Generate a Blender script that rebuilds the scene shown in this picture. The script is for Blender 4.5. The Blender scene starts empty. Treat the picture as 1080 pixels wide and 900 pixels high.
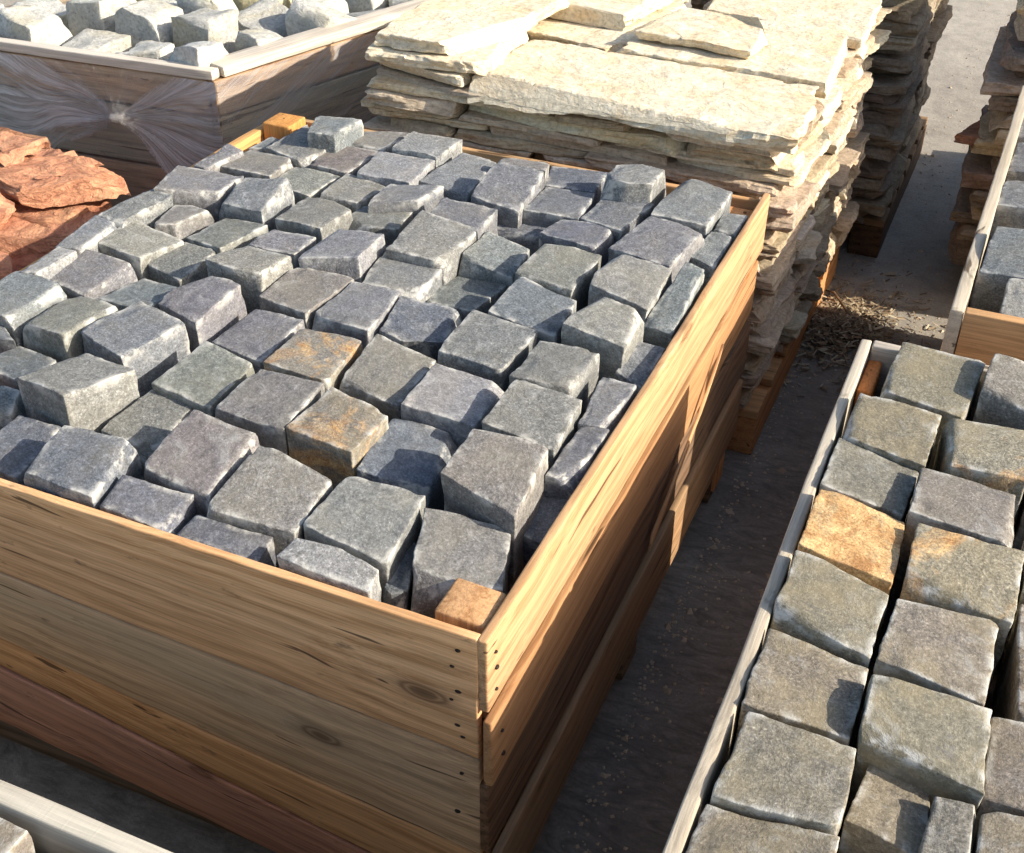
import bpy, math, random
from mathutils import Vector, Matrix, noise as mn

# ------------------------------------------------------------------ camera, sky, sun, exposure
sc = bpy.context.scene
col = sc.collection
cam_d = bpy.data.cameras.new("camera")
cam = bpy.data.objects.new("camera", cam_d)
col.objects.link(cam)
sc.camera = cam
cam_d.sensor_width = 36.0
cam_d.lens = 36.0 * 1250.84 / 1080.0
cam_d.clip_start = 0.05
cam_d.clip_end = 500
Rm = Matrix(((0.9149161319934637, -0.23641036756657036, 0.3271675557343026),
             (0.40362576808606015, 0.5281315329861144, -0.7471032881755205),
             (0.0038354602144909373, 0.815590106593242, 0.5786173755359988)))
# columns of Rm are the camera axes (right, up, back) in the world
cam.matrix_world = Matrix.Translation((0, 0, 1.46)) @ Rm.to_4x4()
cam_d.dof.use_dof = False

SUN_EL, SUN_AZ = math.radians(27.5), math.radians(7)      # azimuth from +X towards +Y
world = bpy.data.worlds.new("World")
sc.world = world
world.use_nodes = True
wn = world.node_tree
bg = wn.nodes["Background"]
sky = wn.nodes.new("ShaderNodeTexSky")
sky.sky_type = 'NISHITA'
sky.sun_disc = False
sky.sun_elevation = SUN_EL
sky.sun_rotation = math.radians(90) - SUN_AZ
sky.air_density = 1.0
sky.dust_density = 2.5
sky.ozone_density = 1.0
wn.links.new(sky.outputs[0], bg.inputs[0])
bg.inputs[1].default_value = 0.128

sl = bpy.data.lights.new("sun", 'SUN')
sl.energy = 4.8
sl.angle = math.radians(0.5)
sl.color = (1.0, 0.91, 0.78)
so = bpy.data.objects.new("sun", sl)
col.objects.link(so)
sd = Vector((math.cos(SUN_EL) * math.cos(SUN_AZ), math.cos(SUN_EL) * math.sin(SUN_AZ), math.sin(SUN_EL)))
so.rotation_euler = sd.to_track_quat('Z', 'Y').to_euler()
so.location = sd * 20

sc.view_settings.view_transform = 'Standard'
sc.view_settings.look = 'None'
sc.view_settings.gamma = 1
sc.view_settings.exposure = 0.66
sc.cycles.use_denoising = True
sc.cycles.max_bounces = 6
sc.cycles.transparent_max_bounces = 10

# ------------------------------------------------------------------ helpers
rnd = random.Random(7)
RIM = 0.61

def ordinal(n):
    w = ["first", "second", "third", "fourth", "fifth", "sixth", "seventh", "eighth", "ninth", "tenth", "eleventh",
         "twelfth", "thirteenth", "fourteenth", "fifteenth", "sixteenth", "seventeenth", "eighteenth", "nineteenth",
         "twentieth"]
    if n <= 20: return w[n - 1]
    if n == 30: return "thirtieth"
    if n < 30: return "twenty-" + w[n - 21]
    if n < 40: return "thirty-" + w[n - 31]
    return "fortieth"

def tag(o, label, cat, group=None):
    o['label'] = label
    o['category'] = cat
    if group: o['group'] = group
    return o

def empty(name, loc, label, cat, group=None):
    o = bpy.data.objects.new(name, None)
    o.location = loc
    o.empty_display_size = .1
    col.objects.link(o)
    return tag(o, label, cat, group)

def link(name, verts, faces, mat, parent=None, origin=None, attrs=None, smooth=True, tint=None, auto=None):
    me = bpy.data.meshes.new(name)
    if origin is None:
        n = len(verts)
        origin = Vector((sum(v[0] for v in verts) / n, sum(v[1] for v in verts) / n, min(v[2] for v in verts)))
    origin = Vector(origin)
    me.from_pydata([Vector(v) - origin for v in verts], [], faces)
    me.materials.append(mat)
    if attrs:
        for an, (typ, data) in attrs.items():
            a = me.attributes.new(an, typ, 'POINT')
            if typ == 'FLOAT_VECTOR':
                a.data.foreach_set('vector', [c for v in data for c in v])
            else:
                a.data.foreach_set('value', data)
    me.polygons.foreach_set('use_smooth', [smooth] * len(me.polygons))
    me.update()
    o = bpy.data.objects.new(name, me)
    col.objects.link(o)
    if parent is not None:
        o.parent = parent
        o.location = origin - parent.location
    else:
        o.location = origin
    if tint: o.color = (*tint, 1)
    return o

_cache = {}
def cube_grid(nx, ny, nz):
    """unit-cube surface grid, shared vertices; returns list of (i,j,k) and faces"""
    key = (nx, ny, nz)
    if key in _cache: return _cache[key]
    idx = {}; pts = []; faces = []
    def v(i, j, k):
        if (i, j, k) not in idx:
            idx[(i, j, k)] = len(pts); pts.append((i, j, k))
        return idx[(i, j, k)]
    for i in range(nx):
        for j in range(ny):
            faces.append((v(i, j, nz), v(i + 1, j, nz), v(i + 1, j + 1, nz), v(i, j + 1, nz)))
            faces.append((v(i, j, 0), v(i, j + 1, 0), v(i + 1, j + 1, 0), v(i + 1, j, 0)))
    for i in range(nx):
        for k in range(nz):
            faces.append((v(i, 0, k), v(i + 1, 0, k), v(i + 1, 0, k + 1), v(i, 0, k + 1)))
            faces.append((v(i, ny, k), v(i, ny, k + 1), v(i + 1, ny, k + 1), v(i + 1, ny, k)))
    for j in range(ny):
        for k in range(nz):
            faces.append((v(0, j, k), v(0, j, k + 1), v(0, j + 1, k + 1), v(0, j + 1, k)))
            faces.append((v(nx, j, k), v(nx, j + 1, k), v(nx, j + 1, k + 1), v(nx, j, k + 1)))
    _cache[key] = (pts, faces)
    return _cache[key]

def steps(n, size, r):
    """n+1 positions 0..size with extra ones inside the rounded edge"""
    r = min(r, size * .45)
    inner = n - 4
    s = [0, r * .4, r]
    for i in range(1, inner): s.append(r + (size - 2 * r) * i / inner)
    s += [size - r, size - r * .4, size]
    return s

def hexa(c8, n, r, namp=0.0, nscale=20.0, famp=0.0, fscale=90.0, strata=0.0, seed=0, chips=0.0, topk=1.0, cuts=0, cutd=(.004, .013), ledge=0.0, ledgeamp=0.0):
    """rounded, roughened six-sided block between 8 corners:
    c8 = bottom a b c d, top a b c d (a=-x-y, b=+x-y, c=+x+y, d=-x+y)."""
    c8 = [Vector(c) for c in c8]
    sx = ((c8[1] - c8[0]).length + (c8[6] - c8[7]).length) / 2
    sy = ((c8[3] - c8[0]).length + (c8[6] - c8[5]).length) / 2
    sz = ((c8[4] - c8[0]).length + (c8[6] - c8[2]).length) / 2
    nx, ny, nz = [max(5, k) for k in n]
    X, Y, Z = steps(nx, sx, r), steps(ny, sy, r), steps(nz, sz, r)
    nx, ny, nz = len(X) - 1, len(Y) - 1, len(Z) - 1
    pts, faces = cube_grid(nx, ny, nz)
    verts = []; wc = []; edges = []
    rr = [min(r, s * .45) for s in (sx, sy, sz)]
    off = Vector((seed * 3.17 % 50, seed * 7.31 % 50, seed * 1.73 % 50))
    planes = []
    if cuts:
        rc_ = random.Random(seed * 7 + 3)
        cen = sum(c8, Vector()) / 8
        for _ in range(cuts):
            a = rc_.randrange(4, 8) if rc_.random() < .8 else rc_.randrange(0, 4)
            q_ = c8[a] if rc_.random() < .5 else (c8[a] + c8[(a + 1 - 4) % 4 + 4 if a > 3 else (a + 1) % 4]) / 2
            d_ = q_ - cen
            n_ = Vector((d_.x / sx, d_.y / sy, d_.z / sz * rc_.uniform(.15, 1.1))) + Vector([rc_.uniform(-.18, .18) for _k in range(3)])
            n_.normalize()
            planes.append((n_, n_.dot(q_) - rc_.uniform(*cutd)))
    for (i, j, k) in pts:
        p = Vector((X[i], Y[j], Z[k]))
        q = Vector((min(max(p.x, rr[0]), sx - rr[0]), min(max(p.y, rr[1]), sy - rr[1]), min(max(p.z, rr[2]), sz - rr[2])))
        d = p - q
        if d.length > 1e-9:
            m = max(abs(d.x) / rr[0], abs(d.y) / rr[1], abs(d.z) / rr[2])
            d = d * (m / math.sqrt((d.x / rr[0]) ** 2 + (d.y / rr[1]) ** 2 + (d.z / rr[2]) ** 2))
            nrm = d.normalized()
        else:
            nrm = Vector((0, 0, 0))
        p = q + d
        if chips:   # corners and edges knocked off unevenly
            edge = sum(1 for a, s in ((p.x, sx), (p.y, sy), (p.z, sz)) if min(a, s - a) < s * .16)
            if edge >= 2:
                c = mn.noise(p * 28 + off)
                if c > 0: p = p + (Vector((sx, sy, sz)) / 2 - p) * (chips * c * (edge - 1))
        s, t, w = p.x / sx, p.y / sy, p.z / sz
        b = (c8[0] * (1 - s) + c8[1] * s) * (1 - t) + (c8[3] * (1 - s) + c8[2] * s) * t
        u = (c8[4] * (1 - s) + c8[5] * s) * (1 - t) + (c8[7] * (1 - s) + c8[6] * s) * t
        P = b * (1 - w) + u * w
        if namp:
            g = P * nscale + off
            if strata: g.z *= strata
            nv = mn.noise_vector(g)
            nv.z *= topk
            P = P + nv * namp
        if famp:
            g = P * fscale + off
            if strata: g.z *= 2
            nv = mn.noise_vector(g)
            nv.z *= topk
            P = P + nv * famp
        if ledge:
            li_ = math.floor((P.z + .3 * ledge * mn.noise(P * 14 + off)) / ledge)
            lv = mn.noise_vector(Vector((P.x * 9, P.y * 9, li_ * 3.71)) + off)
            P = P + Vector((lv.x, lv.y, 0)) * ledgeamp
        cutamt = 0.0
        for n_, d_ in planes:
            e_ = n_.dot(P) - d_
            if e_ > 0:
                P = P - n_ * e_ * .93
                cutamt = max(cutamt, min(1.0, e_ / .002))
        verts.append(P)
        wc.append((p.x + off.x, p.y + off.y, p.z + off.z))
        dd = sorted((min(X[i], sx - X[i]), min(Y[j], sy - Y[j]), min(Z[k], sz - Z[k])))
        edges.append(max(max(0.0, 1 - dd[1] / .009), cutamt))
    return verts, faces, {'wc': ('FLOAT_VECTOR', wc), 'edge': ('FLOAT', edges)}

def box8(x0, x1, y0, y1, z0, z1):
    return [(x0, y0, z0), (x1, y0, z0), (x1, y1, z0), (x0, y1, z0), (x0, y0, z1), (x1, y0, z1), (x1, y1, z1), (x0, y1, z1)]

# ------------------------------------------------------------------ materials
def mat(name):
    m = bpy.data.materials.new(name)
    m.use_nodes = True
    nt = m.node_tree
    b = nt.nodes["Principled BSDF"]
    return m, nt, b

class NT:
    def __init__(s, nt): s.nt = nt
    def n(s, t, **kw):
        x = s.nt.nodes.new(t)
        for k, v in kw.items(): setattr(x, k, v)
        return x
    def l(s, a, b): s.nt.links.new(a, b)
    def attr(s, nm='wc'):
        return s.n("ShaderNodeAttribute", attribute_name=nm).outputs['Vector']
    def mapping(s, src, sc_, loc=(0, 0, 0)):
        m = s.n("ShaderNodeMapping")
        m.inputs['Scale'].default_value = sc_
        m.inputs['Location'].default_value = loc
        s.l(src, m.inputs['Vector'])
        return m.outputs[0]
    def noise(s, src, scale, detail=4, rough=.6, dist=0.0):
        x = s.n("ShaderNodeTexNoise")
        x.inputs['Scale'].default_value = scale
        x.inputs['Detail'].default_value = detail
        x.inputs['Roughness'].default_value = rough
        x.inputs['Distortion'].default_value = dist
        if src is not None: s.l(src, x.inputs['Vector'])
        return x.outputs['Fac']
    def ramp(s, fac, stops):
        r = s.n("ShaderNodeValToRGB")
        e = r.color_ramp.elements
        while len(e) < len(stops): e.new(.5)
        for el, (p, c) in zip(e, stops):
            el.position = p
            el.color = (c, c, c, 1) if isinstance(c, (int, float)) else (*c, 1)
        s.l(fac, r.inputs[0])
        return r.outputs[0]
    def mix(s, fac, a, b, mode='MIX'):
        m = s.n("ShaderNodeMix", data_type='RGBA', blend_type=mode)
        if isinstance(fac, (int, float)): m.inputs[0].default_value = fac
        else: s.l(fac, m.inputs[0])
        for i, v in ((6, a), (7, b)):
            if isinstance(v, tuple): m.inputs[i].default_value = (*v, 1)
            else: s.l(v, m.inputs[i])
        return m.outputs[2]
    def math(s, op, a, b=None):
        m = s.n("ShaderNodeMath", operation=op)
        for i, v in enumerate((a, b)):
            if v is None: continue
            if isinstance(v, (int, float)): m.inputs[i].default_value = v
            else: s.l(v, m.inputs[i])
        return m.outputs[0]
    def bump(s, h, strength, dist, nrm=None):
        b = s.n("ShaderNodeBump")
        b.inputs['Strength'].default_value = strength
        b.inputs['Distance'].default_value = dist
        s.l(h, b.inputs['Height'])
        if nrm is not None: s.l(nrm, b.inputs['Normal'])
        return b.outputs[0]
    def objcol(s): return s.n("ShaderNodeObjectInfo").outputs['Color']

def granite(name, blotch=(0.30, 0.25, 0.15), blotch_amt=.25, rust=0.0, fleck=.5):
    m, nt, b = mat(name); k = NT(nt)
    w = k.attr()
    base = k.objcol()
    n1 = k.noise(w, 330, 3, .8)
    n2 = k.noise(w, 95, 5, .75)
    n3 = k.noise(w, 14, 4, .6, .4)
    n4 = k.noise(w, 30, 5, .7, .8)
    c = k.mix(k.ramp(n2, [(.34, .55), (.5, 1.0), (.66, 1.5)]), (0, 0, 0), base, 'MIX')
    dark = k.mix(1.0, base, k.ramp(n2, [(.32, .68), (.5, .98), (.68, 1.3)]), 'MULTIPLY')
    sp = k.mix(1.0, dark, k.ramp(n1, [(.32, .40), (.5, 1.0), (.6, 1.35), (.70, 2.4)]), 'MULTIPLY')
    rn = k.n("ShaderNodeObjectInfo").outputs['Random']
    sp = k.mix(k.math('MULTIPLY', rn, .4), sp, dark)          # some stones are finer grained than others
    vein = k.noise(k.mapping(w, (16, 55, 30)), 1.0, 3, .6, 1.0)
    sp = k.mix(k.math('MULTIPLY', k.ramp(vein, [(.60, 0.0), (.70, 1.0)]), k.math('MULTIPLY', rn, .55)), sp, (.10, .10, .11))
    bl = k.mix(k.math('MULTIPLY', k.ramp(n3, [(.42, 0.0), (.66, 1.0)]), blotch_amt), sp, blotch)
    lt = k.mix(k.math('MULTIPLY', k.ramp(n4, [(.56, 0.0), (.70, 1.0)]), fleck), bl, (.46, .47, .46))
    # fresh, paler stone where the edges are broken
    ed = k.n("ShaderNodeAttribute", attribute_name='edge').outputs['Fac']
    n6 = k.noise(w, 38, 4, .65)
    em = k.math('MULTIPLY', ed, k.ramp(n6, [(.47, .0), (.60, 1.0)]))
    lt = k.mix(k.math('MULTIPLY', em, .85), lt, (.58, .57, .52))
    out = lt
    if rust > 0:
        n5 = k.noise(w, 9, 5, .7, 1.2)
        rc = k.mix(k.ramp(n4, [(.38, 0.0), (.62, 1.0)]), (.34, .17, .06), (.62, .42, .20))
        rc = k.mix(1.0, rc, k.ramp(n1, [(.32, .55), (.5, 1.0), (.68, 1.5)]), 'MULTIPLY')
        out = k.mix(k.ramp(n5, [(.60 - .35 * rust, 0.0), (.75 - .35 * rust, .92)]), lt, rc)
    k.l(out, b.inputs['Base Color'])
    b.inputs['Roughness'].default_value = .78
    b.inputs['Specular IOR Level'].default_value = .35
    b1 = k.bump(n4, .6, .003)
    b2 = k.bump(n2, .6, .0016, b1)
    b3 = k.bump(n1, .5, .0008, b2)
    k.l(b3, b.inputs['Normal'])
    return m

M_G = granite("granite_grey", blotch_amt=.15, fleck=.35)
M_O = granite("granite_olive", blotch=(.30, .25, .15), blotch_amt=.55, fleck=.3)
M_O2 = granite("granite_grey_olive", blotch=(.26, .24, .18), blotch_amt=.3, fleck=.35)
M_X = granite("granite_rust_edge", blotch=(.30, .25, .15), blotch_amt=.45, rust=.3, fleck=.3)
M_R = granite("granite_rusty", rust=.8, blotch_amt=.5, fleck=.2)
STONE = {'b': (M_G, (.122, .130, .148)), 'g': (M_G, (.168, .172, .172)), 'l': (M_G, (.235, .238, .228)),
         'o': (M_O, (.200, .186, .156)), 'p': (M_O, (.210, .182, .162)), 'x': (M_X, (.195, .185, .155)),
         'y': (M_X, (.205, .190, .152)), 'r': (M_R, (.34, .27, .16)), 't': (M_X, (.24, .21, .155))}

def wood(name, light, dark, grey=(.30, .29, .26), grey_amt=.2, knots=1.0, rough=.75):
    """grain runs along x of the 'wc' attribute"""
    m, nt, b = mat(name); k = NT(nt)
    w = k.attr()
    oc = k.objcol()
    g0 = k.noise(k.mapping(w, (1.2, 9, 9)), 1.0, 3, .5)
    wv = k.n("ShaderNodeTexWave", wave_type='BANDS', bands_direction='Y')
    wv.inputs['Scale'].default_value = 12
    wv.inputs['Distortion'].default_value = 13
    wv.inputs['Detail'].default_value = 3
    wv.inputs['Detail Scale'].default_value = .6
    k.l(k.mapping(w, (.34, 1.0, 1.0)), wv.inputs['Vector'])
    vo = k.n("ShaderNodeTexVoronoi", feature='F1')
    vo.inputs['Scale'].default_value = 1.0
    vo.inputs['Randomness'].default_value = 1.0
    k.l(k.mapping(w, (2.7, 8, 0)), vo.inputs['Vector'])
    push = k.math('MULTIPLY', k.ramp(vo.outputs['Distance'], [(.0, 1.0), (.12, .8), (.42, 0.0)]), .022)
    cx = k.n("ShaderNodeCombineXYZ"); k.l(push, cx.inputs[1]); k.l(push, cx.inputs[2])
    va = k.n("ShaderNodeVectorMath", operation='ADD'); k.l(w, va.inputs[0]); k.l(cx.outputs[0], va.inputs[1])
    wk = va.outputs[0]
    g1 = k.noise(k.mapping(wk, (2.2, 150, 150)), 1.0, 6, .75, .3)
    crk = k.noise(k.mapping(wk, (2.6, 75, 75)), 1.0, 2, .5)
    g2 = k.noise(k.mapping(w, (9, 420, 420)), 1.0, 3, .6)
    g = k.math('ADD', k.math('MULTIPLY', wv.outputs['Fac'], .15), k.math('MULTIPLY', g1, .92))
    c = k.mix(k.ramp(g, [(.38, 0.0), (.52, .6), (.66, 1.0)]), dark, light)
    c = k.mix(1.0, c, k.ramp(g2, [(.3, .7), (.55, 1.0), (.75, 1.12)]), 'MULTIPLY')
    # grey-green weathering in long patches
    c = k.mix(k.math('MULTIPLY', k.ramp(g0, [(.42, 0.0), (.68, 1.0)]), grey_amt), c, grey)
    # knots
    if knots:
        kn = k.ramp(vo.outputs['Distance'], [(.0, 1.0), (.04, .9), (.055, .5), (.07, .85), (.09, .3), (.15, .0)])
        c = k.mix(k.math('MULTIPLY', kn, .85 * knots), c, (.075, .035, .016))
    c = k.mix(k.ramp(crk, [(.675, 0.0), (.70, .8)]), c, (.05, .028, .015))
    # dirt specks
    n5 = k.noise(k.mapping(w, (14, 40, 40)), 1.0, 4, .7)
    c = k.mix(k.ramp(n5, [(.64, 0.0), (.74, .6)]), c, (.05, .035, .025))
    c = k.mix(1.0, c, oc, 'MULTIPLY')
    k.l(c, b.inputs['Base Color'])
    b.inputs['Roughness'].default_value = rough
    b.inputs['Specular IOR Level'].default_value = .25
    b1 = k.bump(g1, .5, .0018)
    b2 = k.bump(g2, .5, .0006, b1)
    saw = k.noise(k.mapping(w, (420, 12, 12)), 1.0, 2, .6)
    b3 = k.bump(saw, .35, .0006, b2)
    b4 = k.bump(crk, .0, .002, b3)
    k.l(b3, b.inputs['Normal'])
    return m

W_FRESH = wood("sawn_pine_fresh", (.90, .54, .27), (.58, .305, .13), grey_amt=.05)
W_BRIGHT = wood("sawn_pine_bright", (.66, .40, .205), (.46, .25, .115), grey_amt=.05, knots=.8)
W_OLIVE = wood("sawn_pine_weathered", (.72, .48, .27), (.44, .275, .145), grey=(.42, .37, .25), grey_amt=.65)
W_RED = wood("sawn_pine_reddish", (.52, .29, .17), (.30, .15, .085), grey_amt=.25)
W_GREY = wood("grey_weathered_wood", (.56, .51, .43), (.33, .29, .24), grey=(.42, .41, .38), grey_amt=.6, knots=.6)
W_DARK = wood("brown_weathered_wood", (.30, .19, .11), (.12, .07, .04), grey_amt=.35)
W_WRAPPED = wood("brown_grey_boards", (.34, .25, .17), (.16, .11, .075), grey=(.24, .25, .22), grey_amt=.6)

def rock(name, c_light, c_dark, stain, stain_amt=.5, strata=5.0, bump=1.0):
    m, nt, b = mat(name); k = NT(nt)
    w = k.attr()
    oc = k.objcol()
    ws = k.mapping(w, (1, 1, strata))
    n1 = k.noise(ws, 28, 6, .7, .12)
    n2 = k.noise(w, 120, 4, .7)
    n3 = k.noise(w, 7, 4, .6, .6)
    n4 = k.noise(w, 42, 5, .7)
    c = k.mix(k.ramp(n1, [(.3, 0.0), (.65, 1.0)]), c_dark, c_light)
    c = k.mix(k.math('MULTIPLY', k.ramp(n3, [(.48, 0.0), (.66, 1.0)]), stain_amt), c, stain)
    c = k.mix(1.0, c, k.ramp(n2, [(.28, .6), (.5, 1.0), (.7, 1.18)]), 'MULTIPLY')
    c = k.mix(k.ramp(n4, [(.68, 0.0), (.76, .55)]), c, (.10, .075, .05))
    c = k.mix(1.0, c, oc, 'MULTIPLY')
    k.l(c, b.inputs['Base Color'])
    b.inputs['Roughness'].default_value = .85
    b.inputs['Specular IOR Level'].default_value = .25
    b1 = k.bump(n1, .8 * bump, .008)
    b2 = k.bump(n4, .6 * bump, .004, b1)
    b3 = k.bump(n2, .5, .0012, b2)
    k.l(b3, b.inputs['Normal'])
    return m

R_CREAM = rock("cream_flagstone", (.74, .68, .55), (.55, .47, .34), (.66, .46, .24), .5, bump=.7)
R_TAN = rock("tan_flagstone", (.62, .52, .385), (.39, .305, .21), (.44, .26, .15), .35)
R_RED = rock("red_sandstone", (.60, .31, .19), (.30, .125, .075), (.62, .40, .24), .45, strata=2.0, bump=1.6)
R_BROWN = rock("brown_slate", (.33, .27, .21), (.16, .125, .10), (.30, .15, .09), .5)
R_PALE = rock("pale_quartzite", (.66, .65, .59), (.42, .42, .39), (.60, .52, .32), .45, strata=1.5)

# ------------------------------------------------------------------ ground
def ground():
    m, nt, b = mat("concrete_yard"); k = NT(nt)
    tc = k.n("ShaderNodeTexCoord").outputs['Object']
    n1 = k.noise(tc, 1.3, 6, .65, .5)
    n2 = k.noise(tc, 14, 6, .7)
    n3 = k.noise(tc, 160, 3, .7)
    n4 = k.noise(tc, 5, 5, .7, 1.5)
    c = k.mix(k.ramp(n1, [(.35, 0.0), (.65, 1.0)]), (.33, .295, .245), (.44, .40, .335))
    c = k.mix(1.0, c, k.ramp(n2, [(.3, .75), (.55, 1.0), (.75, 1.1)]), 'MULTIPLY')
    c = k.mix(1.0, c, k.ramp(n3, [(.3, .75), (.6, 1.05)]), 'MULTIPLY')
    c = k.mix(k.ramp(n4, [(.60, 0.0), (.74, .45)]), c, (.16, .13, .10))
    n5 = k.noise(tc, 22, 2, .5)
    c = k.mix(k.ramp(n5, [(.73, 0.0), (.76, .7)]), c, (.12, .09, .07))
    # shade between the crates painted into the floor colour, mixed with dirt swirls
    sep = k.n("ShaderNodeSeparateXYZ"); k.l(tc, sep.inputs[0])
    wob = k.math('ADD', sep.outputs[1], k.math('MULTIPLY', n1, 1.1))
    aisle_shade = k.ramp(k.math('MULTIPLY', wob, .25), [(.62, 1.0), (.86, 0.0)])
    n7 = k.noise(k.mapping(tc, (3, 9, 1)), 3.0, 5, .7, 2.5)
    c = k.mix(k.math('MULTIPLY', aisle_shade, k.ramp(n7, [(.3, .95), (.62, .35)])), c, (.125, .108, .088))
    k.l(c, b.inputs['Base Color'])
    b.inputs['Roughness'].default_value = .9
    k.l(k.bump(n3, .4, .002, k.bump(n2, .5, .01)), b.inputs['Normal'])
    N = 40; verts = []; faces = []
    def cc(t): return math.copysign(abs(t) ** 2.2, t) * 60
    for j in range(N + 1):
        for i in range(N + 1):
            verts.append((cc(i / N * 2 - 1), cc(j / N * 2 - 1) + 2, 0))
    for j in range(N):
        for i in range(N):
            a = j * (N + 1) + i
            faces.append((a, a + 1, a + N + 2, a + N + 1))
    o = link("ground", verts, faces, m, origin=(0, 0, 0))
    o['kind'] = 'structure'
    o['label'] = "pale dusty concrete yard floor"
ground()

# ------------------------------------------------------------------ planks
pseed = [100]
def board(parent, name, outer, depth, m, tint=(1, 1, 1), n=14, r=.0025, warp=.003, label=None):
    """outer = four corners of the outer face (bottom start, bottom end, top end, top start); depth = vector inwards.
    The grain runs from start to end."""
    pseed[0] += 1
    A, B, C_, D = [Vector(p) for p in outer]
    d = Vector(depth)
    # local frame: x along, y = depth, z = height
    c8 = [A, B, B + d, A + d, D, C_, C_ + d, D + d]
    ln = (B - A).length
    v, f, at = hexa(c8, (max(n, int(ln * 24)), 5, 7), r, namp=warp, nscale=2.2, famp=.0011, fscale=60, seed=pseed[0])
    # wc: x along, y height, z depth for the grain
    at = {'wc': ('FLOAT_VECTOR', [(p[0] + pseed[0] * .7, p[2], p[1] * .6) for p in at['wc'][1]])}
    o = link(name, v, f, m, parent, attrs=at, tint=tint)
    if label: o['label'] = label
    return o

def post(parent, x0, x1, y0, y1, z0, z1, m, tint=(1, 1, 1), name="corner_post"):
    pseed[0] += 1
    v, f, at = hexa(box8(x0, x1, y0, y1, z0, z1), (6, 6, 12), .004, namp=.002, nscale=6, famp=.001, seed=pseed[0])
    at = {'wc': ('FLOAT_VECTOR', [(p[2] + pseed[0], p[0] * .8, p[1] * .8) for p in at['wc'][1]])}
    return link(name, v, f, m, parent, attrs=at, tint=tint)

def nails(parent, pts, nrm, r=.0021):
    m = M_NAIL
    nrm = Vector(nrm)
    t = nrm.orthogonal().normalized(); u = nrm.cross(t)
    for p in pts:
        p = Vector(p); V = []; F = []
        r = rnd.uniform(.0014, .0028)
        K = 10
        for h, rr in ((-.001, r), (.0012, r), (.0022, r * .6)):
            for i in range(K):
                a = 2 * math.pi * i / K
                V.append(p + nrm * h + Vector(((.0 if abs(nrm.x) > .5 else 1.7) * math.cos(a), (1.7 if abs(nrm.x) > .5 else 0) * math.cos(a), math.sin(a))) * rr)
        for q in range(2):
            for i in range(K):
                F.append((q * K + i, q * K + (i + 1) % K, (q + 1) * K + (i + 1) % K, (q + 1) * K + i))
        F.append(tuple(range(2 * K, 3 * K)))
        o = link("nail", V, F, m, None, origin=p)
        o.parent = parent
        o.location = p - parent.location - (parent.parent.location if parent.parent else Vector())
M_NAIL, _nt, _b = mat("rusty_nail")
_b.inputs['Base Color'].default_value = (.03, .02, .015, 1)
_b.inputs['Roughness'].default_value = .6
_b.inputs['Metallic'].default_value = .5

def crate_walls(t, sides, z_rows):
    """sides: list of (start, end, inward, material list, tints); z_rows list of ((zb0,zb1),(zt0,zt1)) from the top"""
    for (p, q, inw, mats, tints, rows, nm) in sides:
        p = Vector((*p, 0)); q = Vector((*q, 0)); inw = Vector((*inw, 0))
        for i, ((b0, b1), (t0, t1)) in enumerate(rows or z_rows):
            off = inw.normalized() * (rnd.uniform(0, .003))
            board(t, nm, [p + off + Vector((0, 0, b0)), q + off + Vector((0, 0, b1)), q + off + Vector((0, 0, t1)),
                          p + off + Vector((0, 0, t0))], inw, mats[i % len(mats)], tints[i % len(tints)])

# ---- main crate
X0, X1, Y0, Y1 = -1.342, -.352, .747, 1.898
mc = empty("wooden_crate", ((X0 + X1) / 2, (Y0 + Y1) / 2, 0),
           "large open wooden crate of tan planks filled with dark grey cobbles, in the middle", "crate")
# front boards (the near one butts between nothing: its right end stops at the side wall's end grain)
fb = []
rowsF = [((.472, .434), (.612, .613), W_FRESH, (1, 1, 1), "top front board of fresh tan wood"),
         ((.352, .262), (.467, .430), W_OLIVE, (1, 1, 1), "olive and tan stained front board below the top one"),
         ((.308, .155), (.349, .259), W_FRESH, (.85, .78, .68), "narrow split front board"),
         ((.165, .060), (.303, .150), W_RED, (1.15, 1, 1), "reddish brown lowest front board")]
for (b0, b1), (t0, t1), m, tn, lb in rowsF:
    fb.append(board(mc, "side_board", [(X0, Y0, b0), (-.364, Y0, b1), (-.364, Y0, t1), (X0, Y0, t0)], (0, .011, 0), m, tn, n=30, label=lb))
nails(fb[0], [(-.385, Y0, .590), (-.392, Y0, .565), (-.386, Y0, .530), (-.394, Y0, .515), (-.388, Y0, .478), (-.382, Y0, .462)], (0, -1, 0))
nails(fb[1], [(-.385, Y0, .40), (-.392, Y0, .33)], (0, -1, 0))
# right side boards
rs = []
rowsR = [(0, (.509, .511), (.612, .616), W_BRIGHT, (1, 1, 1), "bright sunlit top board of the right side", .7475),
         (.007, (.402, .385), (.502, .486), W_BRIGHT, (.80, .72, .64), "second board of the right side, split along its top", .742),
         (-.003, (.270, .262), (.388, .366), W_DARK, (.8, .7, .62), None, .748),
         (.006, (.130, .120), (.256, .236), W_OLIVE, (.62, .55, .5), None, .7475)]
for ox, (b0, b1), (t0, t1), m, tn, lb, ys in rowsR:
    x = X1 + ox
    xe = x if ox < .006 else X1 - .004
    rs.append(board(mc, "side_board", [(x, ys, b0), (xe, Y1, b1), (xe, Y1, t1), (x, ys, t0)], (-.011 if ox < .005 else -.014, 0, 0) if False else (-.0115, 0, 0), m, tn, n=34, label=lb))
nails(rs[0], [(X1, .765, .585), (X1, .768, .56), (X1, .766, .53)], (1, 0, 0))
nails(rs[1], [(X1 + .007, .765, .47), (X1 + .007, .768, .43)], (1, 0, 0))
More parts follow.
